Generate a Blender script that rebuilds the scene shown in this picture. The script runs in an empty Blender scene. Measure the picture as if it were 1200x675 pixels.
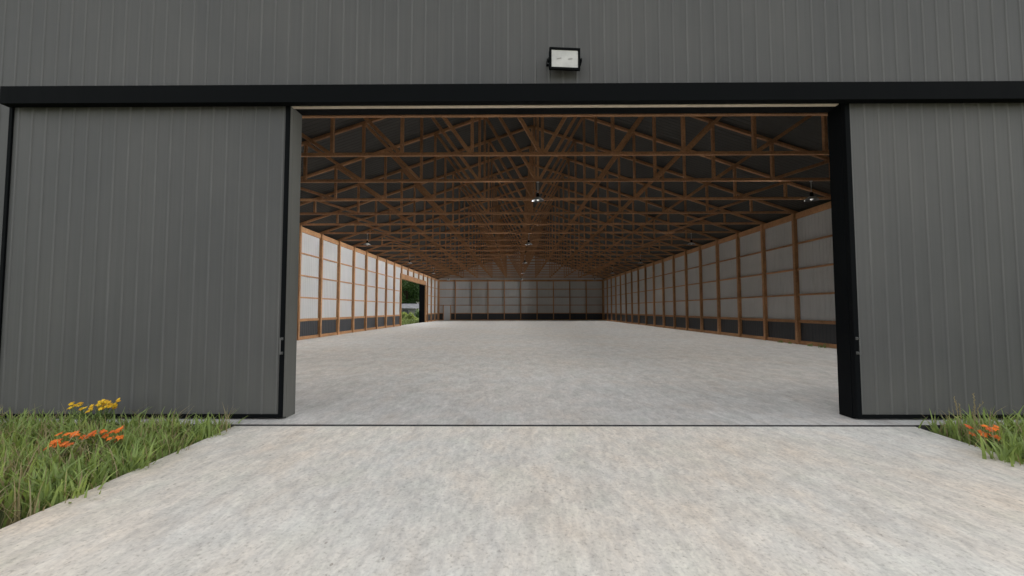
import bpy, math, random
import numpy as np
from mathutils import Vector, Matrix, noise

random.seed(7)
rng = np.random.default_rng(7)
sc = bpy.context.scene
C = sc.collection

# ------------------------------------------------------------------ camera
cam_d = bpy.data.cameras.new('camera')
cam = bpy.data.objects.new('camera', cam_d)
C.objects.link(cam)
cam_d.sensor_width = 36.0
cam_d.lens = 36.0 * 500.65 / 1200.0
cam_d.clip_start = 0.05
cam_d.clip_end = 3000
PIT, YAW, ROLL = 0.05041, 0.00782, 0.00103
M = Matrix.Rotation(YAW, 4, 'Z') @ Matrix.Rotation(math.pi / 2 + PIT, 4, 'X') @ Matrix.Rotation(-ROLL, 4, 'Z')
cam.matrix_world = Matrix.Translation((0, 0, 1.6)) @ M
sc.camera = cam

# ------------------------------------------------------------------ light
SUN_EL, SUN_AZ = math.radians(42), math.radians(42)      # azimuth measured from +Y towards +X
w = bpy.data.worlds.new('World'); sc.world = w; w.use_nodes = True
nt = w.node_tree; nt.nodes.clear()
sky = nt.nodes.new('ShaderNodeTexSky'); sky.sky_type = 'NISHITA'; sky.sun_disc = False
sky.sun_elevation = SUN_EL; sky.sun_rotation = SUN_AZ; sky.air_density = 1.0; sky.dust_density = 2.5; sky.ozone_density = 1.0
bg = nt.nodes.new('ShaderNodeBackground'); bg.inputs['Strength'].default_value = 0.15
wo = nt.nodes.new('ShaderNodeOutputWorld')
hs = nt.nodes.new('ShaderNodeHueSaturation'); hs.inputs['Saturation'].default_value = 0.22     # thin high cloud
tint = nt.nodes.new('ShaderNodeMix'); tint.data_type = 'RGBA'; tint.blend_type = 'MULTIPLY'; tint.inputs['Factor'].default_value = 1.0
tint.inputs[7].default_value = (1.0, 0.985, 0.95, 1)
nt.links.new(sky.outputs[0], hs.inputs['Color']); nt.links.new(hs.outputs[0], tint.inputs[6]); nt.links.new(tint.outputs[2], bg.inputs[0]); nt.links.new(bg.outputs[0], wo.inputs[0])
sd = bpy.data.lights.new('sun', 'SUN'); sd.energy = 2.0; sd.angle = math.radians(3); sd.color = (1.0, 0.93, 0.83)
so = bpy.data.objects.new('sun', sd); C.objects.link(so)
sdir = Vector((math.sin(SUN_AZ) * math.cos(SUN_EL), math.cos(SUN_AZ) * math.cos(SUN_EL), math.sin(SUN_EL)))
so.rotation_euler = (-sdir).to_track_quat('-Z', 'Y').to_euler(); so.location = sdir * 60
sc.view_settings.view_transform = 'Standard'; sc.view_settings.look = 'None'
sc.view_settings.gamma = 1.0; sc.view_settings.use_curve_mapping = False
sc.view_settings.exposure = 1.6
sc.cycles.max_bounces = 8; sc.cycles.diffuse_bounces = 6; sc.cycles.glossy_bounces = 3
sc.cycles.sample_clamp_indirect = 6.0
sc.cycles.use_denoising = True
FILL_W = 203.0  # power of the light added at the pendants
LAMP_TILT = math.radians(38)

# ------------------------------------------------------------------ numbers of the place (metres, camera stands at x=0 y=0)
XC, HW = 0.794, 12.262            # centre line and half width of the hall
XL, XR = XC - HW, XC + HW
S, Z1 = 2.536, 9.671              # truss spacing and distance of the first truss past the door
PW = HW / 6.0                     # truss panel width
EAVE = 6.052
PITCH = 0.338
YF = 63.7                         # far wall
YD = 6.29                         # front face of the sliding doors
YW = 6.43                         # front face of the front wall
YI = 6.63                         # inner face of the front wall
OL, OR = -3.392, 4.93             # big door opening
OH = 4.69
LDY0, LDY1 = 42.45, 54.15         # side door opening
GZ = -0.15                        # grass ground level

# ------------------------------------------------------------------ materials
def new_mat(name):
    m = bpy.data.materials.new(name); m.use_nodes = True
    return m, m.node_tree, m.node_tree.nodes['Principled BSDF']

def N(nt, t, **kw):
    n = nt.nodes.new(t)
    for k, v in kw.items():
        if k in n.inputs: n.inputs[k].default_value = v
        else: setattr(n, k, v)
    return n

def ramp(nt, fac, stops):
    r = nt.nodes.new('ShaderNodeValToRGB')
    e = r.color_ramp.elements
    e[0].position, e[0].color = stops[0][0], (*stops[0][1], 1)
    e[1].position, e[1].color = stops[-1][0], (*stops[-1][1], 1)
    for p, c in stops[1:-1]:
        x = e.new(p); x.color = (*c, 1)
    nt.links.new(fac, r.inputs[0])
    return r.outputs[0]

def coords(nt, scale=(1, 1, 1), rot=(0, 0, 0)):
    tc = nt.nodes.new('ShaderNodeTexCoord'); mp = nt.nodes.new('ShaderNodeMapping')
    mp.inputs['Scale'].default_value = scale; mp.inputs['Rotation'].default_value = rot
    nt.links.new(tc.outputs['Object'], mp.inputs[0])
    return mp.outputs[0]

def noise_tex(nt, vec, scale, detail=4, rough=0.55, dist=0.0):
    n = nt.nodes.new('ShaderNodeTexNoise')
    n.inputs['Scale'].default_value = scale; n.inputs['Detail'].default_value = detail
    n.inputs['Roughness'].default_value = rough; n.inputs['Distortion'].default_value = dist
    nt.links.new(vec, n.inputs['Vector'])
    return n.outputs['Fac']

def mixc(nt, fac, a, b, mode='MIX'):
    m = nt.nodes.new('ShaderNodeMix'); m.data_type = 'RGBA'; m.blend_type = mode
    for s, v in ((m.inputs['Factor'], fac), (m.inputs[6], a), (m.inputs[7], b)):
        if isinstance(v, (int, float)): s.default_value = v
        elif isinstance(v, tuple): s.default_value = (*v, 1)
        else: nt.links.new(v, s)
    return m.outputs[2]

def bump(nt, b, h, strength=0.3, dist=0.01):
    n = nt.nodes.new('ShaderNodeBump'); n.inputs['Strength'].default_value = strength; n.inputs['Distance'].default_value = dist
    nt.links.new(h, n.inputs['Height']); nt.links.new(n.outputs[0], b.inputs['Normal'])

def painted_metal(name, c, rough=0.5, streak=0.18, dirt=0.15, spec=0.35, mottled=0.1):
    m, nt, b = new_mat(name)
    lo = tuple(v * (1 - streak) for v in c); hi = tuple(v * (1 + streak) for v in c)
    f = noise_tex(nt, coords(nt, (14, 14, 0.35)), 1.0, 5, 0.6)
    col = ramp(nt, f, [(0.3, lo), (0.7, hi)])
    g = noise_tex(nt, coords(nt, (0.5, 0.5, 0.5)), 1.3, 4)
    g2 = ramp(nt, g, [(0.35, (1 - dirt,) * 3), (0.65, (1 + mottled * 0.0,) * 3)])
    col = mixc(nt, 1.0, col, g2, 'MULTIPLY')
    nt.links.new(col, b.inputs['Base Color'])
    b.inputs['Roughness'].default_value = rough
    b.inputs['Specular IOR Level'].default_value = spec
    r = ramp(nt, f, [(0.2, (rough - 0.08,) * 3), (0.8, (rough + 0.12,) * 3)])
    nt.links.new(r, b.inputs['Roughness'])
    bump(nt, b, noise_tex(nt, coords(nt, (3, 3, 0.6)), 1.5, 3), 0.12, 0.01)
    return m

def facade_metal(name, c, phase, pitch):
    """charcoal sheet: fine vertical streaks, rain dust near the foot, rib crowns painted lighter as if lit"""
    m, nt, b = new_mat(name)
    f = noise_tex(nt, coords(nt, (22, 22, 0.25)), 1.0, 6, 0.65)
    col = ramp(nt, f, [(0.28, tuple(v * 0.86 for v in c)), (0.72, tuple(v * 1.14 for v in c))])
    g = noise_tex(nt, coords(nt, (0.35, 0.35, 0.22)), 1.7, 5, 0.6)
    col = mixc(nt, 1.0, col, ramp(nt, g, [(0.3, (0.82, 0.83, 0.84)), (0.7, (1.05, 1.04, 1.02))]), 'MULTIPLY')
    # rib crowns: the light they catch is put into the colour
    tc = nt.nodes.new('ShaderNodeTexCoord'); sx = nt.nodes.new('ShaderNodeSeparateXYZ'); nt.links.new(tc.outputs['Object'], sx.inputs[0])
    a = N(nt, 'ShaderNodeMath', operation='SUBTRACT'); a.inputs[1].default_value = phase; nt.links.new(sx.outputs[0], a.inputs[0])
    a2 = N(nt, 'ShaderNodeMath', operation='DIVIDE'); a2.inputs[1].default_value = pitch; nt.links.new(a.outputs[0], a2.inputs[0])
    a3 = N(nt, 'ShaderNodeMath', operation='FRACT'); nt.links.new(a2.outputs[0], a3.inputs[0])
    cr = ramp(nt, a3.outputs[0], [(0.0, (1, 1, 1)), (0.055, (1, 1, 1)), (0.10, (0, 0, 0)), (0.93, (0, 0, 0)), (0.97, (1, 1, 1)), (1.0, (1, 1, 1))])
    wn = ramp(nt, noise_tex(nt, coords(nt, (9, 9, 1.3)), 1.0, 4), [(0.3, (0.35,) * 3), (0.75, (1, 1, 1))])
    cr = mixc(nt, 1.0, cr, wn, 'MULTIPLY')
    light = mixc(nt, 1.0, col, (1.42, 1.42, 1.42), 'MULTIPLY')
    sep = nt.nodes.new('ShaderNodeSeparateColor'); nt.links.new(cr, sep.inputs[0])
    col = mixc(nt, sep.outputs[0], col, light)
    # dust splashed up near the ground
    mr = N(nt, 'ShaderNodeMapRange'); mr.inputs['From Min'].default_value = 1.0; mr.inputs['From Max'].default_value = -0.1
    nt.links.new(sx.outputs[2], mr.inputs['Value'])
    dn = noise_tex(nt, coords(nt, (4, 4, 1.5)), 1.2, 5)
    mm = N(nt, 'ShaderNodeMath', operation='MULTIPLY'); nt.links.new(mr.outputs[0], mm.inputs[0]); nt.links.new(dn, mm.inputs[1])
    mm2 = N(nt, 'ShaderNodeMath', operation='MULTIPLY'); mm2.inputs[1].default_value = 0.55; nt.links.new(mm.outputs[0], mm2.inputs[0])
    col = mixc(nt, mm2.outputs[0], col, (0.13, 0.13, 0.105))
    nt.links.new(col, b.inputs['Base Color'])
    b.inputs['Specular IOR Level'].default_value = 0.3
    nt.links.new(ramp(nt, f, [(0.2, (0.48,) * 3), (0.8, (0.66,) * 3)]), b.inputs['Roughness'])
    bump(nt, b, noise_tex(nt, coords(nt, (2.5, 2.5, 0.7)), 1.2, 3), 0.15, 0.012)
    return m

def wood_mat(name, c, rough=0.75):
    m, nt, b = new_mat(name)
    f = noise_tex(nt, coords(nt, (5, 5, 5)), 3.0, 6, 0.7, 1.5)
    col = ramp(nt, f, [(0.25, tuple(v * 0.55 for v in c)), (0.5, c), (0.78, tuple(min(1, v * 1.45) for v in c))])
    g = noise_tex(nt, coords(nt, (0.6, 0.6, 0.6)), 2.1, 3)
    col = mixc(nt, 1.0, col, ramp(nt, g, [(0.3, (0.78, 0.76, 0.74)), (0.7, (1.1, 1.08, 1.05))]), 'MULTIPLY')
    oi = nt.nodes.new('ShaderNodeObjectInfo')
    col = mixc(nt, 1.0, col, ramp(nt, oi.outputs['Random'], [(0, (0.84, 0.82, 0.80)), (1, (1.12, 1.1, 1.08))]), 'MULTIPLY')
    nt.links.new(col, b.inputs['Base Color'])
    b.inputs['Roughness'].default_value = rough; b.inputs['Specular IOR Level'].default_value = 0.25
    bump(nt, b, f, 0.3, 0.004)
    return m

def concrete_mat(name, c1, c2, warm):
    m, nt, b = new_mat(name)
    # trowel and tyre sweep: soft smears stretched across the slab, plus mottling and grit
    v1 = coords(nt, (1.0, 0.45, 1), (0, 0, math.radians(7)))
    f1 = noise_tex(nt, v1, 3.4, 8, 0.62, 0.6)
    f2 = noise_tex(nt, coords(nt, (1, 1, 1)), 0.22, 5, 0.6)
    f3 = noise_tex(nt, coords(nt, (1, 1, 1)), 34.0, 4, 0.7)
    f4 = noise_tex(nt, coords(nt, (1.6, 0.6, 1), (0, 0, math.radians(-12))), 9.0, 6, 0.7, 0.4)
    col = ramp(nt, f1, [(0.3, c1), (0.72, c2)])
    col = mixc(nt, 1.0, col, ramp(nt, f4, [(0.3, (0.76, 0.76, 0.77)), (0.66, (1.09, 1.09, 1.08))]), 'MULTIPLY')
    col = mixc(nt, ramp_fac(nt, f2, 0.42, 0.62), col, mixc(nt, 1.0, col, warm, 'MULTIPLY'))
    col = mixc(nt, 1.0, col, ramp(nt, f3, [(0.28, (0.62, 0.60, 0.57)), (0.43, (0.97, 0.97, 0.97)), (0.75, (1.12, 1.12, 1.12))]), 'MULTIPLY')
    f5 = noise_tex(nt, coords(nt, (1.2, 0.7, 1)), 1.9, 5, 0.6)
    col = mixc(nt, 1.0, col, ramp(nt, f5, [(0.32, (0.975, 1.0, 0.985)), (0.5, (1, 1, 1)), (0.68, (1.02, 0.985, 0.95))]), 'MULTIPLY')
    # sparse little chips and stones
    vo = nt.nodes.new('ShaderNodeTexVoronoi'); vo.inputs['Scale'].default_value = 7.0
    nt.links.new(coords(nt, (1, 0.6, 1)), vo.inputs['Vector'])
    sp = N(nt, 'ShaderNodeMath', operation='LESS_THAN'); sp.inputs[1].default_value = 0.075; nt.links.new(vo.outputs['Distance'], sp.inputs[0])
    so_ = nt.nodes.new('ShaderNodeSeparateColor'); nt.links.new(vo.outputs['Color'], so_.inputs[0])
    gt = N(nt, 'ShaderNodeMath', operation='GREATER_THAN'); gt.inputs[1].default_value = 0.72; nt.links.new(so_.outputs[0], gt.inputs[0])
    ml = N(nt, 'ShaderNodeMath', operation='MULTIPLY'); nt.links.new(sp.outputs[0], ml.inputs[0]); nt.links.new(gt.outputs[0], ml.inputs[1])
    ml2 = N(nt, 'ShaderNodeMath', operation='MULTIPLY'); ml2.inputs[1].default_value = 0.5; nt.links.new(ml.outputs[0], ml2.inputs[0])
    col = mixc(nt, ml2.outputs[0], col, (0.20, 0.16, 0.12))
    nt.links.new(col, b.inputs['Base Color'])
    b.inputs['Roughness'].default_value = 0.85; b.inputs['Specular IOR Level'].default_value = 0.25
    ad = N(nt, 'ShaderNodeMath', operation='MULTIPLY_ADD'); ad.inputs[1].default_value = 0.35
    nt.links.new(f3, ad.inputs[0]); nt.links.new(f4, ad.inputs[2])
    bump(nt, b, ad.outputs[0], 0.35, 0.012)
    return m

def ramp_fac(nt, f, a, b_):
    mr = N(nt, 'ShaderNodeMapRange'); mr.inputs['From Min'].default_value = a; mr.inputs['From Max'].default_value = b_
    nt.links.new(f, mr.inputs['Value']); return mr.outputs[0]

def plain(name, c, rough=0.6, metal=0.0, var=0.15, scale=6.0, spec=0.5):
    m, nt, b = new_mat(name)
    f = noise_tex(nt, coords(nt), scale, 4)
    nt.links.new(ramp(nt, f, [(0.3, tuple(v * (1 - var) for v in c)), (0.7, tuple(min(1, v * (1 + var)) for v in c))]), b.inputs['Base Color'])
    b.inputs['Roughness'].default_value = rough; b.inputs['Metallic'].default_value = metal
    b.inputs['Specular IOR Level'].default_value = spec
    return m

def leaf_mat(name, c, trans=0.25, var=0.45, scale=1.5):
    m, nt, b = new_mat(name)
    f = noise_tex(nt, coords(nt), scale, 5, 0.65)
    nt.links.new(ramp(nt, f, [(0.28, tuple(v * (1 - var) for v in c)), (0.52, c), (0.78, (min(1, c[0] * (1 + var * 1.5)), min(1, c[1] * (1 + var)), c[2]))]), b.inputs['Base Color'])
    b.inputs['Roughness'].default_value = 0.6; b.inputs['Specular IOR Level'].default_value = 0.25
    tr = nt.nodes.new('ShaderNodeBsdfTranslucent'); tr.inputs[0].default_value = (c[0] * 1.6, c[1] * 1.5, c[2] * 0.8, 1)
    mx = nt.nodes.new('ShaderNodeMixShader'); mx.inputs[0].default_value = trans
    out = nt.nodes['Material Output']
    nt.links.new(b.outputs[0], mx.inputs[1]); nt.links.new(tr.outputs[0], mx.inputs[2]); nt.links.new(mx.outputs[0], out.inputs[0])
    return m

RIB = 0.2135
MT = {
    'facade': facade_metal('charcoal_sheet', (0.079, 0.078, 0.077), 0.10, RIB),
    'door': facade_metal('charcoal_door_sheet', (0.081, 0.080, 0.079), OL - 0.12, RIB),
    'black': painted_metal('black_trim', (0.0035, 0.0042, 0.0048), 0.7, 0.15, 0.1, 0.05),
    'jamb': painted_metal('lit_side_jamb', (0.105, 0.105, 0.095), 0.6, 0.12, 0.12),  # lit tone of the left jamb put into the colour
    'beige': painted_metal('lit_edge_beige', (0.62, 0.53, 0.43), 0.6, 0.1, 0.15),  # pale tone paints light on the header's lower edge
    'liner': painted_metal('pale_liner_sheet', (0.435, 0.44, 0.44), 0.6, 0.05, 0.07),
    'wains': painted_metal('dark_wainscot_sheet', (0.034, 0.037, 0.042), 0.55, 0.15, 0.15),
    'roof': painted_metal('dark_roof_sheet', (0.026, 0.0245, 0.021), 0.6, 0.15, 0.15),
    'wood': wood_mat('orange_brown_timber', (0.40, 0.225, 0.115)),
    'truss': wood_mat('shaded_brown_truss_timber', (0.345, 0.19, 0.098)),  # wall timber darkened, paints the shade under the roof
    'steel': plain('brushed_steel', (0.09, 0.09, 0.088), 0.5, 0.3, 0.1, 20),
    'lampbody': plain('grey_enamel', (0.36, 0.36, 0.35), 0.55, 0.0, 0.1, 20),
    'reflector': plain('dusty_prismatic_reflector', (0.05, 0.05, 0.05), 0.5, 0.0, 0.2, 20),
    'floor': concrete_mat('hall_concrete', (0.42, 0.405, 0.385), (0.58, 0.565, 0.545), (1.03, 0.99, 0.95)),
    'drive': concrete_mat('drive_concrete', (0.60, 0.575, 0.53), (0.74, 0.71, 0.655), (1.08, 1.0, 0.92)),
    'slabedge': plain('dark_slab_edge', (0.05, 0.05, 0.052), 0.9, 0, 0.3, 12, 0.2),
    'soil': plain('soil_and_thatch', (0.07, 0.085, 0.035), 0.95, 0, 0.45, 0.6, 0.1),
    'grass': leaf_mat('grass_blade', (0.26, 0.345, 0.115), 0.3, 0.5, 3.5),
    'drygrass': leaf_mat('dry_seed_stalk', (0.30, 0.25, 0.14), 0.2, 0.25, 3),
    'leafA': leaf_mat('dark_tree_leaf', (0.035, 0.075, 0.018), 0.2, 0.5, 0.5),
    'leafB': leaf_mat('mid_tree_leaf', (0.05, 0.095, 0.025), 0.2, 0.5, 0.5),
    'shrub': leaf_mat('weed_leaf', (0.17, 0.22, 0.08), 0.25, 0.4, 1.0),
    'bark': plain('bark', (0.06, 0.045, 0.032), 0.95, 0, 0.35, 4, 0.1),
    'yellow': plain('yellow_petal', (0.75, 0.47, 0.03), 0.6, 0, 0.15, 15, 0.2),
    'orange': plain('orange_petal', (0.80, 0.20, 0.035), 0.6, 0, 0.25, 15, 0.2),
    'stem': leaf_mat('flower_stem', (0.12, 0.17, 0.05), 0.1, 0.2, 3),
    'shedwall': plain('weathered_grey_boards', (0.13, 0.13, 0.125), 0.8, 0, 0.25, 2),
    'shedroof': plain('pale_grey_roofing', (0.10, 0.105, 0.115), 0.9, 0, 0.2, 2, 0.1),
    'persdoor': painted_metal('grey_door_paint', (0.50, 0.52, 0.53), 0.5, 0.04, 0.06),
    'white': plain('pale_flower', (0.6, 0.62, 0.5), 0.7, 0, 0.1, 10),
}
def lens_mat():
    m, nt, b = new_mat('frosted_floodlight_glass')
    tc = nt.nodes.new('ShaderNodeTexCoord')
    f = noise_tex(nt, coords(nt, (7, 7, 9)), 0.8, 3)
    nt.links.new(ramp(nt, f, [(0.3, (0.36, 0.36, 0.35)), (0.62, (0.47, 0.465, 0.45))]), b.inputs['Base Color'])
    b.inputs['Roughness'].default_value = 0.25
    return m
MT['lens'] = lens_mat()
for k_ in ('yellow', 'orange'):
    t_ = MT[k_].node_tree; b_ = t_.nodes['Principled BSDF']; src = b_.inputs['Base Color'].links[0].from_socket
    oi_ = t_.nodes.new('ShaderNodeObjectInfo')
    c_ = mixc(t_, 1.0, src, ramp(t_, oi_.outputs['Random'], [(0, (0.62, 0.5, 0.6)), (1, (1.1, 1.15, 1.0))]), 'MULTIPLY')
    t_.links.new(c_, b_.inputs['Base Color'])
def bulb_mat():
    m, nt, b = new_mat('added_glow_bulb')
    b.inputs['Emission Color'].default_value = (1, 0.96, 0.9, 1); b.inputs['Emission Strength'].default_value = 0.12  # glow added to an unlit bulb
    b.inputs['Base Color'].default_value = (0.25, 0.25, 0.24, 1)
    return m
MT['bulb'] = bulb_mat()

# ------------------------------------------------------------------ mesh helpers
class MB:
    def __init__(s): s.v = []; s.f = []
    def add(s, vs, fs):
        o = len(s.v); s.v += [tuple(v) for v in vs]; s.f += [tuple(i + o for i in f) for f in fs]; return s
    def box(s, x0, x1, y0, y1, z0, z1):
        return s.add([(x0, y0, z0), (x1, y0, z0), (x1, y1, z0), (x0, y1, z0), (x0, y0, z1), (x1, y0, z1), (x1, y1, z1), (x0, y1, z1)],
                     [(0, 3, 2, 1), (4, 5, 6, 7), (0, 1, 5, 4), (1, 2, 6, 5), (2, 3, 7, 6), (3, 0, 4, 7)])
    def beam(s, p, q, wd, up, hd):
        """bar from p to q, width wd across, hd along `up`"""
        p, q, up = Vector(p), Vector(q), Vector(up)
        d = (q - p).normalized(); sd = d.cross(up).normalized(); u = sd.cross(d).normalized()
        a, b = sd * wd / 2, u * hd / 2
        vs = [p - a - b, p + a - b, p + a + b, p - a + b, q - a - b, q + a - b, q + a + b, q - a + b]
        return s.add(vs, [(0, 3, 2, 1), (4, 5, 6, 7), (0, 1, 5, 4), (1, 2, 6, 5), (2, 3, 7, 6), (3, 0, 4, 7)])
    def lathe(s, prof, c=(0, 0, 0), n=20):
        c = Vector(c); o = len(s.v)
        for r, z in prof:
            for i in range(n):
                a = 2 * math.pi * i / n
                s.v.append((c.x + r * math.cos(a), c.y + r * math.sin(a), c.z + z))
        for j in range(len(prof) - 1):
            for i in range(n):
                k = (i + 1) % n
                s.f.append((o + j * n + i, o + j * n + k, o + (j + 1) * n + k, o + (j + 1) * n + i))
        return s
    def tube(s, pts, rad, n=6):
        rings = []
        for i, p in enumerate(pts):
            p = Vector(p); a = Vector(pts[max(0, i - 1)]); b = Vector(pts[min(len(pts) - 1, i + 1)])
            d = (b - a).normalized(); ref = Vector((0, 0, 1)) if abs(d.z) < 0.9 else Vector((1, 0, 0))
            u = d.cross(ref).normalized(); v = d.cross(u)
            r = rad[i] if isinstance(rad, (list, tuple)) else rad
            rings.append([p + (u * math.cos(2 * math.pi * k / n) + v * math.sin(2 * math.pi * k / n)) * r for k in range(n)])
        o = len(s.v)
        for r in rings: s.v += [tuple(x) for x in r]
        for j in range(len(rings) - 1):
            for i in range(n):
                k = (i + 1) % n
                s.f.append((o + j * n + i, o + j * n + k, o + (j + 1) * n + k, o + (j + 1) * n + i))
        s.f.append(tuple(o + i for i in range(n))[::-1]); s.f.append(tuple(o + (len(rings) - 1) * n + i for i in range(n)))
        return s
    def build(s, name, mat, parent=None, loc=None, smooth=False, bevel=0, label=None):
        me = bpy.data.meshes.new(name); me.from_pydata(s.v, [], s.f); me.update()
        me.materials.append(mat)
        if smooth: me.polygons.foreach_set('use_smooth', [True] * len(me.polygons))
        o = bpy.data.objects.new(name, me); C.objects.link(o)
        if parent is not None: o.parent = parent
        if loc is not None: o.location = loc
        if bevel:
            b = o.modifiers.new('bevel', 'BEVEL'); b.width = bevel; b.segments = 2; b.limit_method = 'ANGLE'
        if label: o['label'] = label
        return o

def tag(o, label=None, cat=None, group=None, kind=None):
    if label: o['label'] = label
    if cat: o['category'] = cat
    if group: o['group'] = group
    if kind: o['kind'] = kind
    return o

def empty(name, loc=(0, 0, 0)):
    o = bpy.data.objects.new(name, None); C.objects.link(o); o.location = loc; o.empty_display_size = 0.3
    return o

def ribbed(u0, u1, phase, pitch=RIB, h=0.0085, wb=0.044, wt=0.018):
    """profile of a ribbed sheet between u0 and u1: list of (u, height)"""
    pts = [(u0, 0.0)]
    k = math.ceil((u0 - phase + wb) / pitch)
    while phase + k * pitch < u1 - wb:
        c = phase + k * pitch
        pts += [(c - wb / 2, 0), (c - wt / 2, h), (c + wt / 2, h), (c + wb / 2, 0)]
        k += 1
    pts.append((u1, 0.0))
    return pts

def sheet(mb, prof, place, z0, z1):
    """extrude a rib profile from z0 to z1 (numbers or functions of u); place(u,h,z) -> xyz"""
    o = len(mb.v)
    f0 = z0 if callable(z0) else (lambda u: z0); f1 = z1 if callable(z1) else (lambda u: z1)
    for u, h in prof:
        mb.v.append(place(u, h, f0(u))); mb.v.append(place(u, h, f1(u)))
    for i in range(len(prof) - 1):
        mb.f.append((o + 2 * i, o + 2 * i + 2, o + 2 * i + 3, o + 2 * i + 1))

# ================================================================== the setting: ground, slab, drive
def ground():
    n = 60
    xs = np.concatenate([-np.geomspace(1500, 1, 30), np.geomspace(1, 1500, 30)])
    mb = MB()
    for y in xs:
        for x in xs:
            far = max(0, math.hypot(x - XC, y - 35) - 70)
            z = GZ - 0.002 * 0 + 0.5 * noise.noise(Vector((x * 0.015, y * 0.015, 0.3))) * min(1, far / 40)
            mb.v.append((float(x), float(y) , z))
    m = len(xs)
    for j in range(m - 1):
        for i in range(m - 1):
            mb.f.append((j * m + i, j * m + i + 1, (j + 1) * m + i + 1, (j + 1) * m + i))
    tag(mb.build('ground', MT['soil']), 'green grassy ground around the hall', kind='structure')
ground()

YS = 6.045
mb = MB()
mb.box(XL - 0.25, XR + 0.25, YS, YF + 0.3, -0.003, 0.0)
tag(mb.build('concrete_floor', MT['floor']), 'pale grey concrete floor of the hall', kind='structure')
mb = MB()
mb.box(XL - 0.245, XR + 0.245, YS + 0.002, YF + 0.295, -0.5, -0.0035)
tag(mb.build('foundation', MT['slabedge']), 'dark foundation edge under the floor slab', kind='structure')
mb = MB()
dl, dr = -3.93, 5.46
mb.add([(dl, YS - 0.012, -0.022), (dr + 0.06, YS - 0.012, -0.022), (dr - 0.5, -0.5, -0.025), (dl + 0.25, -0.5, -0.025), (dl + 0.25, -14, -0.06), (dr - 0.5, -14, -0.06),
        (dl - 0.05, YS - 0.012, -0.3), (dr + 0.11, YS - 0.012, -0.3), (dr - 0.4, -0.5, -0.3), (dl + 0.15, -0.5, -0.3), (dl + 0.15, -14, -0.3), (dr - 0.4, -14, -0.3)],
       [(3, 2, 1, 0), (4, 5, 2, 3), (0, 1, 7, 6), (1, 2, 8, 7), (2, 5, 11, 8), (3, 0, 6, 9), (4, 3, 9, 10), (5, 4, 10, 11)])
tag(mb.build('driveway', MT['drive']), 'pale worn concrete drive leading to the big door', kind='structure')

# ================================================================== the barn
barn = empty('barn', (XC, YD, 0))
tag(barn, 'charcoal metal machine hall with open sliding doors and orange timber trusses inside', 'barn')
BP = Vector((-XC, -YD, 0))
def bpart(mb, name, mat, label=None, bevel=0, smooth=False):
    o = mb.build(name, mat, barn, bevel=bevel, smooth=smooth, label=label); o.location = BP
    return o
def bsub(mb, name, mat, parent, label=None, bevel=0):
    return mb.build(name, mat, parent, bevel=bevel, label=label)

def roofz(x): return EAVE + 0.12 + PITCH * (HW - abs(x - XC))

# --- front gable wall: ribbed sheet with the big opening
mb = MB()
pl = lambda u, h, z: (u, YW - h, z)
X0, X1 = XL - 0.2, XR + 0.2
sheet(mb, ribbed(X0, OL, 0.10), pl, 0.004, lambda u: roofz(u))
sheet(mb, ribbed(OR, X1, 0.10), pl, 0.004, lambda u: roofz(u))
mid = ribbed(OL, XC, 0.10)[:-1] + [(XC, 0.0)] + ribbed(XC, OR, 0.10)[1:]
sheet(mb, mid, pl, OH + 0.08, lambda u: roofz(u))
fw = bpart(mb, 'gable_wall', MT['facade'], 'charcoal ribbed front wall above and beside the doors')
# inner lining of the front wall
mb = MB()
pli = lambda u, h, z: (u, YI - 0.01 + h, z)
for a_, b_, z_ in ((X0 + 0.05, OL - 0.01, 1.1), (OR + 0.01, X1 - 0.05, 1.1), (OL, OR, OH + 0.3)):
    mb = MB(); sheet(mb, ribbed(a_, b_, 0.1, h=0.008), pli, z_, EAVE); bpart(mb, 'liner_panel', MT['liner'])
for a_, b_ in ((X0 + 0.05, OL - 0.01), (OR + 0.01, X1 - 0.05)):
    mb = MB(); sheet(mb, ribbed(a_, b_, 0.1, h=0.008), pli, 0.01, 1.05); bpart(mb, 'wainscot_panel', MT['wains'])

# --- jambs, painted lit edge of the header
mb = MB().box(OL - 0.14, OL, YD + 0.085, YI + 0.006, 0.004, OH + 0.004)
bpart(mb, 'door_jamb', MT['jamb'], 'left jamb of the big door opening, painted lit grey', bevel=0.004)
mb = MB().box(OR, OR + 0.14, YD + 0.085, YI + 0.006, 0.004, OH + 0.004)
bpart(mb, 'door_jamb', MT['black'], 'right jamb of the big door opening, painted shade black', bevel=0.004)  # black paints the shade on the side facing left
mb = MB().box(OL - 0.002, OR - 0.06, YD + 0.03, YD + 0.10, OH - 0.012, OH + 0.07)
bpart(mb, 'lit_head_edge', MT['beige'], 'thin beige strip painted as the lit header edge under the black track cover', bevel=0.004)
mb = MB().box(OL - 0.14, OR + 0.14, YD + 0.11, YI + 0.012, OH + 0.008, OH + 0.36)
bpart(mb, 'door_header', MT['black'])
# track cover
mb = MB().box(-7.665, 12.1, YD - 0.15, YD - 0.135, 4.665, 4.93)
mb.box(-7.665, 12.1, YD - 0.135, YW - 0.022, 4.915, 4.93)
mb.box(-7.665, -7.65, YD - 0.135, YW - 0.022, 4.70, 4.915)
mb.box(-7.665, 12.1, YD - 0.135, YD - 0.02, 4.665, 4.68)
bpart(mb, 'track_cover', MT['black'], 'long black track cover above both sliding doors', bevel=0.003)

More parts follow.
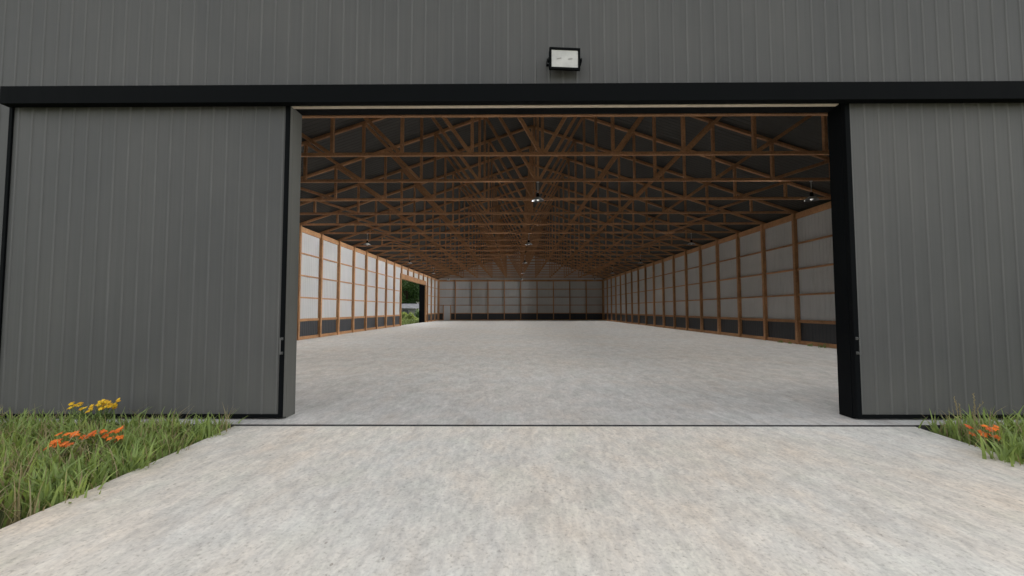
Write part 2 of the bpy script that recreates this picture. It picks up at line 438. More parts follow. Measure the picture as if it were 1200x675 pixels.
# --- sliding doors
def sliding_door(x0, x1, side, label):
    mb = MB()
    inner0, inner1 = x0 + (0.048 if side < 0 else 0.07), x1 - 0.07
    sheet(mb, ribbed(inner0, inner1, OL - 0.12), lambda u, h, z: (u, YD + 0.028 - h, z), 0.075, 4.86)
    mb.box(inner0, inner1, YD + 0.03, YD + 0.075, 0.075, 4.86)
    d = bpart(mb, 'sliding_door', MT['door'], label)
    for a, b in ((x0, x0 + (0.05 if side < 0 else 0.072)), (x1 - 0.072, x1)):
        bsub(MB().box(a, b, YD, YD + 0.08, 0.025, 4.86), 'edge_trim', MT['black'], d, bevel=0.003)
    bsub(MB().box(x0 + 0.073, x1 - 0.073, YD + 0.001, YD + 0.079, 0.025, 0.073), 'bottom_trim', MT['black'], d, bevel=0.003)
    if side < 0:
        ft = MB().box(x1 + 0.001, x1 + 0.004, YD + 0.006, YD + 0.080, 0.03, 4.7)
        bsub(ft, 'edge_strip', MT['jamb'], d)  # left leaf only: grey paints its edge as lit
    # pull handle: upright bar on two standoffs
    hx = x1 - 0.036 if side < 0 else x0 + 0.036
    h = MB().tube([(hx, YD - 0.055, 0.95), (hx, YD - 0.055, 1.19)], 0.011, 10)
    for z in (0.965, 1.175):
        h.tube([(hx, YD + 0.002, z), (hx, YD - 0.055, z)], 0.009, 8)
        h.box(hx - 0.018, hx + 0.018, YD - 0.006, YD - 0.001, z - 0.02, z + 0.02)
    bsub(h, 'handle', MT['steel'], d)
    # door hangers hidden by the cover
    return d
sliding_door(-7.69, OL - 0.004, -1, 'left charcoal sliding door leaf standing open')
sliding_door(OR - 0.005 + 0.009, 9.27, 1, 'right charcoal sliding door leaf standing open')

# --- side walls (liner, wainscot, outer sheet)
def side_wall(side):
    xw = XL if side < 0 else XR
    sgn = 1 if side < 0 else -1
    segs = [(YI + 0.05, LDY0), (LDY1, YF)] if side < 0 else [(YI + 0.05, YF)]
    po = lambda u, h, z: (xw - sgn * (0.17 + h), u, z)
    for a, b in ([(YW, LDY0), (LDY1, YF + 0.2)] if side < 0 else [(YW, YF + 0.2)]):
        outer = MB(); sheet(outer, ribbed(a, b, 0), po, -0.1, EAVE + 0.05); bpart(outer, 'side_wall', MT['facade'])
    if side < 0:
        outer = MB(); sheet(outer, ribbed(LDY0, LDY1, 0), po, 4.72, EAVE + 0.05); bpart(outer, 'side_wall', MT['facade'], 'strip of side wall above the side door')
    pi_ = lambda u, h, z: (xw - sgn * (0.02 - h), u, z)
    for a, b, z_ in [(a, b, 1.05) for a, b in segs] + ([(LDY0, LDY1, 5.2)] if side < 0 else []):
        lin = MB(); sheet(lin, ribbed(a, b, 0, h=0.009), pi_, z_, EAVE - 0.05)
        bpart(lin, 'liner_panel', MT['liner'], 'pale ribbed lining of the %s side wall' % ('left' if side < 0 else 'right'))
    for a, b in segs:
        wa = MB(); sheet(wa, ribbed(a, b, 0, h=0.009), pi_, 0.05, 1.0); bpart(wa, 'wainscot_panel', MT['wains'])
    # horizontals
    def hb(name, z0, z1, dep, segs_):
        for a, b in segs_:
            m = MB(); x0, x1 = sorted((xw - sgn * 0.018, xw + sgn * dep))
            m.box(x0, x1, a, b, z0, z1); bpart(m, name, MT['wood'], bevel=0.004)
    full = [(YI + 0.05, YF)]
    hb('top_plate', 5.77, 6.045, 0.055, full)
    for z in (4.63, 3.44, 2.26): hb('girt', z - 0.04, z + 0.04, 0.045, segs)
    hb('girt', 0.98, 1.12, 0.05, segs)
    hb('skirt_board', 0.003, 0.17, 0.05, segs)
    if side < 0:
        m = MB().box(xw - 0.16, xw + 0.12, LDY0 - 0.1, LDY1 + 0.1, 4.70, 5.22)
        bpart(m, 'door_header', MT['wood'], 'heavy timber beam over the side door', bevel=0.006)
        m = MB().box(xw - 0.75, xw - 0.165, LDY1, LDY1 + 0.3, GZ, 4.85)
        m.box(xw - 0.16, xw - 0.02, LDY1 + 0.01, LDY1 + 0.2, 0.003, 4.70)
        bpart(m, 'door_jamb', MT['black'], 'black far jamb of the side door')
        m = MB().box(xw - 0.16, xw - 0.02, LDY0 - 0.2, LDY0, 0.003, 4.70)
        bpart(m, 'door_jamb', MT['wood'])
    # posts
    for k in range(0, 22):
        y = Z1 + k * S
        z0 = 0.003
        if side < 0 and LDY0 - 0.12 < y < LDY1 + 0.12: z0 = 5.221
        m = MB(); x0, x1 = sorted((xw - sgn * 0.017, xw + sgn * 0.15))
        m.box(x0, x1, y - 0.075, y + 0.075, z0, EAVE - 0.004)
        bpart(m, 'post', MT['wood'], bevel=0.005)
    if side < 0:
        for y in (LDY0 - 0.09, LDY1 + 0.09):
            bpart(MB().box(xw - 0.015, xw + 0.155, y - 0.085, y + 0.085, 0.003, 4.699), 'post', MT['wood'], bevel=0.005)
side_wall(-1); side_wall(1)

# --- far wall
mb = MB()
def far_sheet(u0, u1, z0, z1, mbx): sheet(mbx, ribbed(u0, u1, 0.3), lambda u, h, z: (u, YF + 0.03 - h, z), z0, z1)
DX0, DX1 = -10.72, -9.66
far_sheet(XL, DX0, 1.05, 2.3, mb); far_sheet(DX1, XR, 1.05, 2.3, mb)
prof = ribbed(XL, XC, 0.3)[:-1] + [(XC, 0)] + ribbed(XC, XR, 0.3)[1:]
sheet(mb, prof, lambda u, h, z: (u, YF + 0.03 - h, z), 2.3, roofz)
bpart(mb, 'liner_panel', MT['liner'], 'pale ribbed lining of the far end wall')
for a_, b_ in ((XL, DX0), (DX1, XR)):
    mb = MB(); far_sheet(a_, b_, 0.05, 1.0, mb); bpart(mb, 'wainscot_panel', MT['wains'])
mb = MB(); sheet(mb, ribbed(X0, XC, 0.1)[:-1] + [(XC, 0)] + ribbed(XC, X1, 0.1)[1:], lambda u, h, z: (u, YF + 0.2 + h, z), -0.1, roofz)
bpart(mb, 'gable_wall', MT['facade'], 'charcoal ribbed far end wall')
for z, h, dp in ((4.63, .1, .05), (3.44, .1, .05), (2.26, .1, .05), (1.05, .1, .05), (0.06, .11, .05)):
    if z < 2: spans = ((XL, DX0 - 0.08), (DX1 + 0.08, XR))
    else: spans = ((XL, XR),)
    for a, b in spans:
        m = MB().box(a, b, YF - dp, YF + 0.012, z - h / 2, z + h / 2)
        bpart(m, 'girt' if z > 0.5 else 'skirt_board', MT['wood'])
bpart(MB().box(XL, XR, YF - 0.055, YF + 0.012, 5.78, 6.045), 'top_plate', MT['wood'])
for i in range(0, 11):
    x = XL + 0.08 + i * (2 * HW - 0.16) / 10
    bpart(MB().box(x - 0.07, x + 0.07, YF - 0.15, YF + 0.011, 0.003, EAVE - 0.002), 'post', MT['wood'])
pd = bpart(MB().box(DX0 + 0.06, DX1 - 0.06, YF - 0.03, YF + 0.03, 0.01, 2.20), 'service_door', MT['persdoor'], 'small grey service door in the far wall', bevel=0.004)
fr = MB().box(DX0 - 0.07, DX0 + 0.055, YF - 0.06, YF + 0.05, 0.003, 2.22).box(DX1 - 0.055, DX1 + 0.07, YF - 0.06, YF + 0.05, 0.003, 2.22).box(DX0 - 0.07, DX1 + 0.07, YF - 0.062, YF + 0.052, 2.221, 2.30)
bsub(fr, 'door_frame', MT['wood'], pd)
bsub(MB().tube([(DX1 - 0.15, YF - 0.09, 1.02), (DX1 - 0.27, YF - 0.09, 1.02)], 0.012).tube([(DX1 - 0.15, YF - 0.03, 1.02), (DX1 - 0.15, YF - 0.095, 1.02)], 0.012), 'handle', MT['steel'], pd)

# --- roof
mb = MB()
prof = ribbed(YW - 0.35, YF + 0.5, 0.05)
for sgn in (-1, 1):
    ze, zr = roofz(XC + HW + 0.35 * 0) + 0.10, EAVE + 0.12 + PITCH * HW + 0.10
    def place(u, h, t, sgn=sgn):
        x = XC + sgn * (HW + 0.45) * (1 - t)
        z = (EAVE + 0.128 - PITCH * 0.45) + PITCH * (HW + 0.45) * t
        return (x, u, z + h)
    sheet(mb, prof, place, 0.0, 1.0)
rf = bpart(mb, 'roof', MT['roof'], 'dark ribbed metal roof seen from below')
# --- trusses
def member_y(y, p, q, hd, dep): return (Vector((p[0], y, p[1])), Vector((q[0], y, q[1])), hd, dep)
def tb(mb, y, p, q, hgt, dep):
    mb.beam((p[0], y, p[1]), (q[0], y, q[1]), dep, (0, 0, 1) if abs(p[0] - q[0]) > 1e-3 else (1, 0, 0), hgt)
def topz(i): return EAVE + 0.05 + PITCH * (HW - abs(i) * PW)      # centre of the top chord
CH = EAVE + 0.07
DEP = 0.12
def chords(mb, y):
    tb(mb, y, (XL + 0.02, CH - 0.012), (XR - 0.02, CH - 0.012), 0.09, 0.10)
    tb(mb, y, (XL - 0.42, topz(6) - 0.42 * PITCH), (XC, topz(0)), 0.10, 0.104)
    tb(mb, y, (XC, topz(0)), (XR + 0.42, topz(6) - 0.42 * PITCH), 0.10, 0.104)
def vert(mb, y, i):
    tb(mb, y, (XC + i * PW, CH + 0.03), (XC + i * PW, topz(i) - 0.03), 0.085, DEP - 0.006)
def diag(mb, y, i, sgn):
    tb(mb, y, (XC + sgn * (i * PW + 0.06), CH + 0.02), (XC + sgn * ((i + 1) * PW - 0.05), topz(i + 1) - 0.03), 0.098, DEP + 0.012)
TR = list(range(-1, 21))
protos = {}
m = MB(); chords(m, 0); me_ch = m
def build_mesh(mb, name, mat):
    me = bpy.data.meshes.new(name); me.from_pydata(mb.v, [], mb.f); me.update(); me.materials.append(mat); return me
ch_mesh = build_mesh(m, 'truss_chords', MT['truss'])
m = MB(); chords(m, 0)
for i in range(-5, 6): vert(m, 0, i)
for i in range(0, 5):
    for s_ in (-1, 1): diag(m, 0, i, s_)
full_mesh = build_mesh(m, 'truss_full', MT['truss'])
vmesh = {}; dmesh = {}
for i in range(-5, 6):
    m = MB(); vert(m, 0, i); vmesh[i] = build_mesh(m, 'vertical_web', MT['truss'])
for i in range(0, 5):
    for s_ in (-1, 1):
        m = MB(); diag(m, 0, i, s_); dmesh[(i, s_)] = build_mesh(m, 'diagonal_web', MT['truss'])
for k in TR:
    y = Z1 + k * S
    near = 0 <= k <= 5
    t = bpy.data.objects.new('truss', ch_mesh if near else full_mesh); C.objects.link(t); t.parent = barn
    t.location = (-XC, y - YD, 0)
    if near:
        for i in range(-5, 6):
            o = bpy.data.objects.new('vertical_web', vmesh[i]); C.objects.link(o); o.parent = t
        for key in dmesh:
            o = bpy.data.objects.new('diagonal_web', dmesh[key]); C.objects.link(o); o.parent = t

# ================================================================== floodlight over the door
fl = empty('floodlight', (0.745, YW, 5.37))
tag(fl, 'black framed rectangular floodlight with frosted glass on the charcoal front wall', 'floodlight')
A = Matrix.Rotation(math.radians(3), 4, 'X') @ Matrix.Rotation(math.radians(5), 4, 'Z')
W2, H2 = 0.235, 0.165
def flp(mb, name, mat, bevel=0.0):
    o = mb.build(name, mat, fl, bevel=bevel)
    o.matrix_local = Matrix.Translation((0, -0.13, 0)) @ A
    return o
mb = MB()
mb.box(-W2, W2, -0.06, -0.02, H2 - 0.035, H2); mb.box(-W2, W2, -0.06, -0.02, -H2, -H2 + 0.035)
mb.box(-W2, -W2 + 0.033, -0.058, 0.01, -H2 + 0.036, H2 - 0.036); mb.box(W2 - 0.033, W2, -0.058, 0.01, -H2 + 0.036, H2 - 0.036)
mb.box(-W2 + 0.02, W2 - 0.02, -0.019, 0.05, -H2 + 0.04, H2 - 0.02)
for q in range(9): mb.box(-0.18 + q * 0.045 - 0.004, -0.18 + q * 0.045 + 0.004, 0.051, 0.08, -0.11, 0.13)
for x in (-W2 - 0.012, W2): mb.box(x, x + 0.012, -0.045, 0.03, -0.04, 0.02)
flp(mb, 'housing', MT['black'], 0.004)
mb = MB().box(-W2 + 0.034, W2 - 0.034, -0.046, -0.040, -H2 + 0.036, H2 - 0.036)
gl = flp(mb, 'glass', MT['lens'])
mb = MB()
for x in (-0.085, 0.085):
    for a in range(4): mb.box(x - 0.035 + a * 0.018, x - 0.024 + a * 0.018, -0.0495, -0.0465, -0.012 + a * 0.003, 0.006 + a * 0.004)
mb.build('lamp_chip', plain('dim_chip', (0.22, 0.215, 0.20), 0.4), gl)
mb = MB().box(-0.12, 0.12, -0.024, -0.02, -0.05, 0.05)
mb.box(-0.015, 0.015, -0.05, -0.022, -0.02, 0.02)
mb.box(-W2 - 0.03, -W2 - 0.018, -0.17, -0.022, -0.03, 0.01); mb.box(W2 + 0.018, W2 + 0.03, -0.17, -0.022, -0.03, 0.01)
mb.box(-W2 - 0.03, W2 + 0.03, -0.03, -0.022, -0.03, 0.01)
mb.build('bracket', MT['black'], fl)

# ================================================================== pendant lamps
def make_pendant():
    r = empty('pendant_lamp')
    prof = [(0.012, 0.50), (0.012, 0.27)]
    s1 = MB().tube([(0, 0, 0.66), (0, 0, 0.24)], 0.010, 8).lathe([(0.0, 0.665), (0.045, 0.664), (0.045, 0.64), (0.0, 0.639)], n=14)
    s1.build('rod', MT['lampbody'], r)
    b_ = MB().lathe([(0.0, 0.265), (0.035, 0.262), (0.055, 0.235), (0.058, 0.13), (0.05, 0.115), (0.0, 0.114)], n=18)
    b_.build('ballast', MT['black'], r, smooth=False)
    sh = MB().lathe([(0.05, 0.118), (0.075, 0.112), (0.12, 0.085), (0.175, 0.04), (0.215, 0.0), (0.219, -0.008)], n=28)
    sho = sh.build('lamp_shade', MT['lampbody'], r, smooth=True)
    MB().lathe([(0.217, -0.008), (0.17, 0.033), (0.115, 0.076), (0.07, 0.102), (0.0, 0.105)], n=28).build('reflector', MT['reflector'], sho, smooth=True)
    bl = MB().lathe([(0.0, 0.098), (0.03, 0.09), (0.042, 0.05), (0.048, 0.02), (0.038, -0.006), (0.0, -0.016)], n=16)
    bl.build('bulb', MT['bulb'], r, smooth=True)
    return r
ORD = ['nearest', 'second', 'third', 'fourth', 'farthest']
COLS = [(-9.5, 'in the row along the left wall'), (0.0, 'in the middle row under the ridge'), (9.5, 'in the row along the right wall')]
def fill_light(name, lobe, edge, power, front=False):
    """hall luminaire added at a pendant that hangs unlit: batwing floor beam; lobe = invented throw to the left wall"""
    ld = bpy.data.lights.new(name, 'POINT'); ld.energy = power; ld.shadow_soft_size = 0.12; ld.color = (1.0, 0.995, 0.985)
    ld.use_nodes = True; t = ld.node_tree; em = t.nodes['Emission']
    tc = t.nodes.new('ShaderNodeTexCoord'); sp = t.nodes.new('ShaderNodeSeparateXYZ'); t.links.new(tc.outputs['Normal'], sp.inputs[0])
    def m(op, a, b=None, c=None):
        n = t.nodes.new('ShaderNodeMath'); n.operation = op
        for k, v in enumerate((a, b, c)):
            if v is None: continue
            if isinstance(v, (int, float)): n.inputs[k].default_value = v
            else: t.links.new(v, n.inputs[k])
        return n.outputs[0]
    def smooth(v, a, b):
        n = t.nodes.new('ShaderNodeMapRange'); n.interpolation_type = 'SMOOTHSTEP'
        n.inputs['From Min'].default_value = a; n.inputs['From Max'].default_value = b; t.links.new(v, n.inputs['Value']); return n.outputs[0]
    dn = m('MAXIMUM', m('MULTIPLY', sp.outputs[2], -1.0), 0.02)
    tx = m('DIVIDE', sp.outputs[0], dn); ty = m('DIVIDE', sp.outputs[1], dn)
    beam = m('DIVIDE', 1.0, m('POWER', m('MAXIMUM', dn, 0.45), 3.0))
    wx = m('MULTIPLY', smooth(tx, 1.45, 0.35) if edge <= 0 else smooth(tx, 0.62, 0.40), smooth(tx, -1.45, -0.35) if edge >= 0 else smooth(tx, -0.62, -0.40))
    wy = m('MULTIPLY', smooth(ty, 1.55, 0.35), smooth(ty, -2.2, -0.6) if front else smooth(ty, -1.55, -0.35))
    tot = m('MULTIPLY', beam, m('MULTIPLY', wx, wy))
    if lobe:
        side = m('MULTIPLY', smooth(sp.outputs[0], -0.62, -0.95), m('MULTIPLY', smooth(sp.outputs[2], 0.09, 0.03), smooth(sp.outputs[2], -0.62, -0.30)))
        tot = m('ADD', tot, m('MULTIPLY', side, lobe))  # added throw that brightens the left wall
    upl = m('MULTIPLY', smooth(sp.outputs[0], -0.55, -0.85), m('MULTIPLY', smooth(sp.outputs[2], -0.02, 0.08), m('MULTIPLY', smooth(sp.outputs[1], 0.45, 0.2), smooth(sp.outputs[1], -0.45, -0.2))))
    if lobe: tot = m('ADD', tot, m('MULTIPLY', upl, 0.35))  # added upward throw that brightens the truss sides
    t.links.new(tot, em.inputs['Strength'])
    return ld
LUM = {(dx, fr): fill_light('added_fill', lb, ed, FILL_W, fr) for fr in (True, False) for dx, lb, ed in ((-9.5, 0.0, -1), (0.0, 3.9, 0), (9.5, 3.9, 1))}
pp = None
for q in range(5):
    for dx, txt in COLS:
        if pp is None: pp = make_pendant(); r = pp
        else:
            r = pp.copy(); C.objects.link(r)
            for ch in [c_ for c_ in pp.children if c_.type == 'MESH']:
                c = ch.copy(); C.objects.link(c); c.parent = r
                for g_ in ch.children:
                    e_ = g_.copy(); C.objects.link(e_); e_.parent = c
        lo = bpy.data.objects.new('added_fill', LUM[(dx, q == 0)]); C.objects.link(lo); lo.parent = r; lo.location = (0, 0, -0.15)  # added light source, the hanging lamp itself is unlit
        r.location = (XC + dx, Z1 + (2 + 4 * q) * S + 0.0, EAVE - 0.655)
        tag(r, '%s bell shaped hanging lamp %s' % (ORD[q], txt), 'pendant lamp', 'bell lamps hanging from the trusses')

# ================================================================== vegetation
def fast_mesh(name, V, F, mat, loops=4):
    me = bpy.data.meshes.new(name)
    me.vertices.add(len(V)); me.vertices.foreach_set('co', np.asarray(V, np.float32).ravel())
    n = len(F); me.loops.add(n * loops); me.loops.foreach_set('vertex_index', np.asarray(F, np.int32).ravel())
    me.polygons.add(n); me.polygons.foreach_set('loop_start', np.arange(0, n * loops, loops, dtype=np.int32))
    me.update(calc_edges=True); me.validate(); me.materials.append(mat)
    return me

def blades(n, fx, hmin, hmax, wid, name, mat):
    """n curved grass blades at positions fx(n)->(x,y,z)"""
    P = fx(n); n = len(P)
    th = rng.uniform(0, 2 * np.pi, n); h = rng.uniform(hmin, hmax, n) * rng.uniform(0.7, 1.1, n)
    lean = rng.uniform(0.05, 0.95, n) ** 1.1 * h; wd = wid * rng.uniform(0.6, 1.3, n)
    dx, dy = np.cos(th), np.sin(th); ph = th + np.pi / 2 + rng.uniform(-.5, .5, n); px, py = np.cos(ph), np.sin(ph)
    segs = [(0, 1.0, 0.0), (0.4, 0.9, 0.16), (0.75, 0.6, 0.52), (1.0, 0.08, 1.0)]
    V = np.zeros((n, 8, 3))
    for j, (t, ww, ln) in enumerate(segs):
        cx = P[:, 0] + dx * lean * ln; cy = P[:, 1] + dy * lean * ln; cz = P[:, 2] + h * t * (1 - 0.18 * ln * (lean / h))
        for s_, k in ((-1, 2 * j), (1, 2 * j + 1)):
            V[:, k, 0] = cx + s_ * px * wd * ww / 2; V[:, k, 1] = cy + s_ * py * wd * ww / 2; V[:, k, 2] = cz
    base = (np.arange(n) * 8)[:, None]
    F = np.concatenate([base + np.array([0, 1, 3, 2]), base + np.array([2, 3, 5, 4]), base + np.array([4, 5, 7, 6])])
    return fast_mesh(name, V.reshape(-1, 3), F, mat)

def drive_edge_l(y): return dl + (y - YS) * (-0.25 / 6.5) * 1.0
def drive_edge_r(y): return dr + 0.06 + (y - YS) * (0.56 / 6.5)

def scatter(x0, x1, y0, y1, dens, keep):
    def f(n):
        # clumpy scatter
        a = (x1 - x0) * (y1 - y0); n = int(a * dens)
        nc = max(8, int(a * 20)); cx = rng.uniform(x0, x1, nc); cy = rng.uniform(y0, y1, nc)
        idx = rng.integers(0, nc, n)
        x = cx[idx] + rng.normal(0, 0.085, n); y = cy[idx] + rng.normal(0, 0.085, n)
        m = keep(x, y); x, y = x[m], y[m]
        return np.stack([x, y, np.full(len(x), GZ)], 1)
    return f
def edge_wobble(y, ph): return 0.09 * np.sin(y * 5.1 + ph) + 0.07 * np.sin(y * 11.3 + ph * 2) + 0.04 * np.sin(y * 23.0)
def keepL(x, y): return (x < dl + (YS - y) * 0.0385 - 0.03 + edge_wobble(y, 1.0) + rng.exponential(.085, len(x)) + 0.25 * np.clip((y - 5.0), 0, 1)) & (y < YS - 0.02)
def keepR(x, y): return (x > dr + 0.06 - (YS - y) * 0.0855 + 0.02 - edge_wobble(y, 2.6) - rng.exponential(.05, len(x)) + 0.28 * np.clip((y - 5.0), 0, 1)) & (y < YS - 0.02)
g1 = blades(0, scatter(-9.8, -3.8, 1.6, 6.04, 900, keepL), 0.17, 0.44, 0.027, 'grass', MT['grass'])
o = bpy.data.objects.new('grass', g1); C.objects.link(o); tag(o, 'tall green grass left of the drive', 'grass', kind='stuff')
g2 = blades(0, scatter(4.9, 9.8, 1.6, 6.04, 900, keepR), 0.17, 0.44, 0.027, 'grass', MT['grass'])
o = bpy.data.objects.new('grass', g2); C.objects.link(o); tag(o, 'tall green grass right of the drive', 'grass', kind='stuff')
for x0, x1, kp, sd_ in ((-9.8, -3.8, keepL, 'left'), (4.9, 9.8, keepR, 'right')):
    gd = blades(0, scatter(x0, x1, 1.6, 6.04, 190, kp), 0.25, 0.50, 0.012, 'grass', MT['drygrass'])
    o = bpy.data.objects.new('grass', gd); C.objects.link(o); tag(o, 'straw coloured dead blades among the grass %s of the drive' % sd_, 'grass', kind='stuff')
# sparser outer verge, beyond the frame
g3 = blades(0, scatter(-18, -9.8, 0.0, 6.5, 260, lambda x, y: np.ones(len(x), bool)), 0.2, 0.42, 0.03, 'grass', MT['grass'])
o = bpy.data.objects.new('grass', g3); C.objects.link(o); tag(o, 'rougher grass verge further along the front wall', 'grass', kind='stuff')
# meadow outside the side door
def mead(n):
    x = rng.uniform(-34, -12.6, 26000); y = rng.uniform(46, 88, 26000)
    return np.stack([x, y, np.full(26000, GZ)], 1)
g4 = blades(0, mead, 0.2, 0.55, 0.09, 'meadow_grass', MT['shrub'])
o = bpy.data.objects.new('meadow_grass', g4); C.objects.link(o); tag(o, 'light green meadow outside the side door', 'grass', kind='stuff')

# tall dry seed stalks
def seed_stalks(name, loc, spots, label):
    r = empty(name, loc); tag(r, label, 'wild grass', 'seeding grass stalks by the front wall')
    for dx, dy, h in spots:
        m = MB(); pts = [(dx, dy, 0), (dx + 0.01, dy, h * 0.5), (dx + 0.03 * random.uniform(-1, 1), dy, h * 0.85), (dx + 0.06 * random.uniform(-1, 1.5), dy, h)]
        m.tube(pts, [0.0045, 0.004, 0.003, 0.002], 5)
        for q in range(16):
            t = 0.68 + 0.32 * q / 15; i = 2 if t > 0.85 else 1
            a = Vector(pts[i]); b = Vector(pts[i + 1]); tt = (t - (0.85 if i == 2 else 0.5)) / (0.15 if i == 2 else 0.35)
            p = a.lerp(b, min(1, max(0, tt))); an = random.uniform(0, 6.28); e = p + Vector((math.cos(an) * 0.012, math.sin(an) * 0.012, 0.022))
            m.tube([p, e], [0.003, 0.0035], 4)
        m.build('seed_stalk', MT['drygrass'], r)
    return r
seed_stalks('seeding_grass', (5.62, 5.55, GZ), [(0, 0, 0.62), (0.08, .05, 0.52), (0.23, .02, 0.66), (0.17, -.04, 0.5), (0.30, .05, .55)], 'dry seeding stalks above the orange flower on the right verge')
seed_stalks('seeding_grass', (-7.25, 5.6, GZ), [(0, 0, 0.58), (0.07, .05, 0.66), (-0.08, .02, 0.6), (0.14, -.04, 0.5)], 'dry seeding stalks at the far left in front of the wall')

def flower_plant(name, loc, heads, mat, label, group, r_head, petals, stemh=None):
    """heads: list of (dx,dy,height). every stem carries a bloom made of separate petals"""
    r = empty(name, loc); tag(r, label, 'flower', group)
    st = MB(); lf = MB()
    for dx, dy, h in heads:
        bx, by = dx * 0.35, dy * 0.35
        pts = [(bx, by, 0), (bx + (dx - bx) * 0.3, by + (dy - by) * 0.3, h * 0.5), (dx, dy, h)]
        st.tube(pts, [0.005, 0.004, 0.003], 5)
        for q in range(3):
            t = 0.25 + 0.2 * q; an = random.uniform(0, 6.28); L = 0.09
            p = Vector(pts[0]).lerp(Vector(pts[1]), min(1, t * 2)) if t < 0.5 else Vector(pts[1]).lerp(Vector(pts[2]), (t - .5) * 2)
            d = Vector((math.cos(an), math.sin(an), 0.7)); sd = Vector((-math.sin(an), math.cos(an), 0)) * 0.008
            lf.add([p, p + d * L * .5 + sd, p + d * L + Vector((0, 0, -0.02)), p + d * L * .5 - sd], [(0, 1, 2, 3)])
    st.build('stem', MT['stem'], r)
    lf.build('leaf_cluster', MT['stem'], r)
    for dx, dy, h in heads:
        m = MB()
        tilt = Vector((random.uniform(-.4, .4), random.uniform(-.9, -.2), 1)).normalized()
        u = tilt.cross(Vector((0, 1, 0.1))).normalized(); v = tilt.cross(u)
        cc = Vector((dx, dy, h))
        for q in range(petals):
            a = 2 * math.pi * q / petals + random.uniform(-.1, .1); R = r_head * random.uniform(.8, 1.15)
            d = u * math.cos(a) + v * math.sin(a); sd = (u * -math.sin(a) + v * math.cos(a)) * R * 0.30
            b0, b1, b2 = cc + tilt * .002, cc + d * R * .55 + tilt * R * .28, cc + d * R + tilt * R * random.uniform(0.0, .3)
            up_ = tilt * 0.003
            m.add([b0, b1 + sd, b2, b1 - sd, b0 + up_, b1 + sd + up_, b2 + up_, b1 - sd + up_], [(0, 1, 2, 3), (7, 6, 5, 4), (0, 4, 5, 1), (1, 5, 6, 2), (2, 6, 7, 3), (3, 7, 4, 0)])
        m.lathe([(0.0, -0.002), (r_head * .22, 0.002), (r_head * .2, r_head * .22), (0, r_head * .28)], cc, 8)
        m.build('blossom', mat, r)
    return r
def cluster(n, wx, wy, h0, h1):
    return [(random.uniform(-wx, wx), random.uniform(-wy, wy), random.uniform(h0, h1)) for _ in range(n)]
flower_plant('yellow_flower', (-5.66, 5.75, GZ), cluster(44, 0.27, 0.12, 0.41, 0.53), MT['yellow'], 'yellow flowering clump rising above the grass against the left door', None, 0.032, 7)
flower_plant('orange_lily', (-4.92, 4.92, GZ), cluster(16, 0.22, 0.08, 0.29, 0.35), MT['orange'], 'wider clump of orange flowers in the left grass below the yellow clump', 'orange flowers in the grass', 0.042, 6)
flower_plant('orange_lily', (-4.86, 4.62, GZ), cluster(11, 0.12, 0.07, 0.29, 0.34), MT['orange'], 'low orange flowers at the left end of the orange patch', 'orange flowers in the grass', 0.042, 6)
flower_plant('orange_lily', (-4.50, 4.85, GZ), cluster(8, 0.05, 0.06, 0.24, 0.40), MT['orange'], 'upright orange flowers at the right end of the orange patch near the drive', 'orange flowers in the grass', 0.042, 6)
flower_plant('orange_lily', (5.58, 5.2, GZ), cluster(14, 0.13, 0.10, 0.22, 0.36), MT['orange'], 'orange flower clump in the grass right of the drive', 'orange flowers in the grass', 0.042, 6)

# little weeds along the foot of the right wall inside
def weed(loc, s_, label):
    P = np.zeros((26, 3)); P[:, :2] = rng.normal(0, 0.06 * s_, (26, 2))
    me = blades(0, lambda n: P, 0.08 * s_, 0.2 * s_, 0.03, 'weed', MT['shrub'])
    o = bpy.data.objects.new('weed', me); C.objects.link(o); o.location = loc
    tag(o, label, 'weed', 'weeds along the inside foot of the right wall')
weed((XR - 0.26, 18.0, 0.0), 1.2, 'light green weed nearest the black jamb at the foot of the right wall')
weed((XR - 0.26, 18.75, 0.0), 0.8, 'smaller weed just left of the nearest one at the foot of the right wall')
weed((XR - 0.27, 20.8, 0.0), 0.9, 'weed in the second bay at the foot of the right wall')
weed((XR - 0.27, 20.1, 0.0), 0.6, 'tiny weed beside the second post of the right wall')

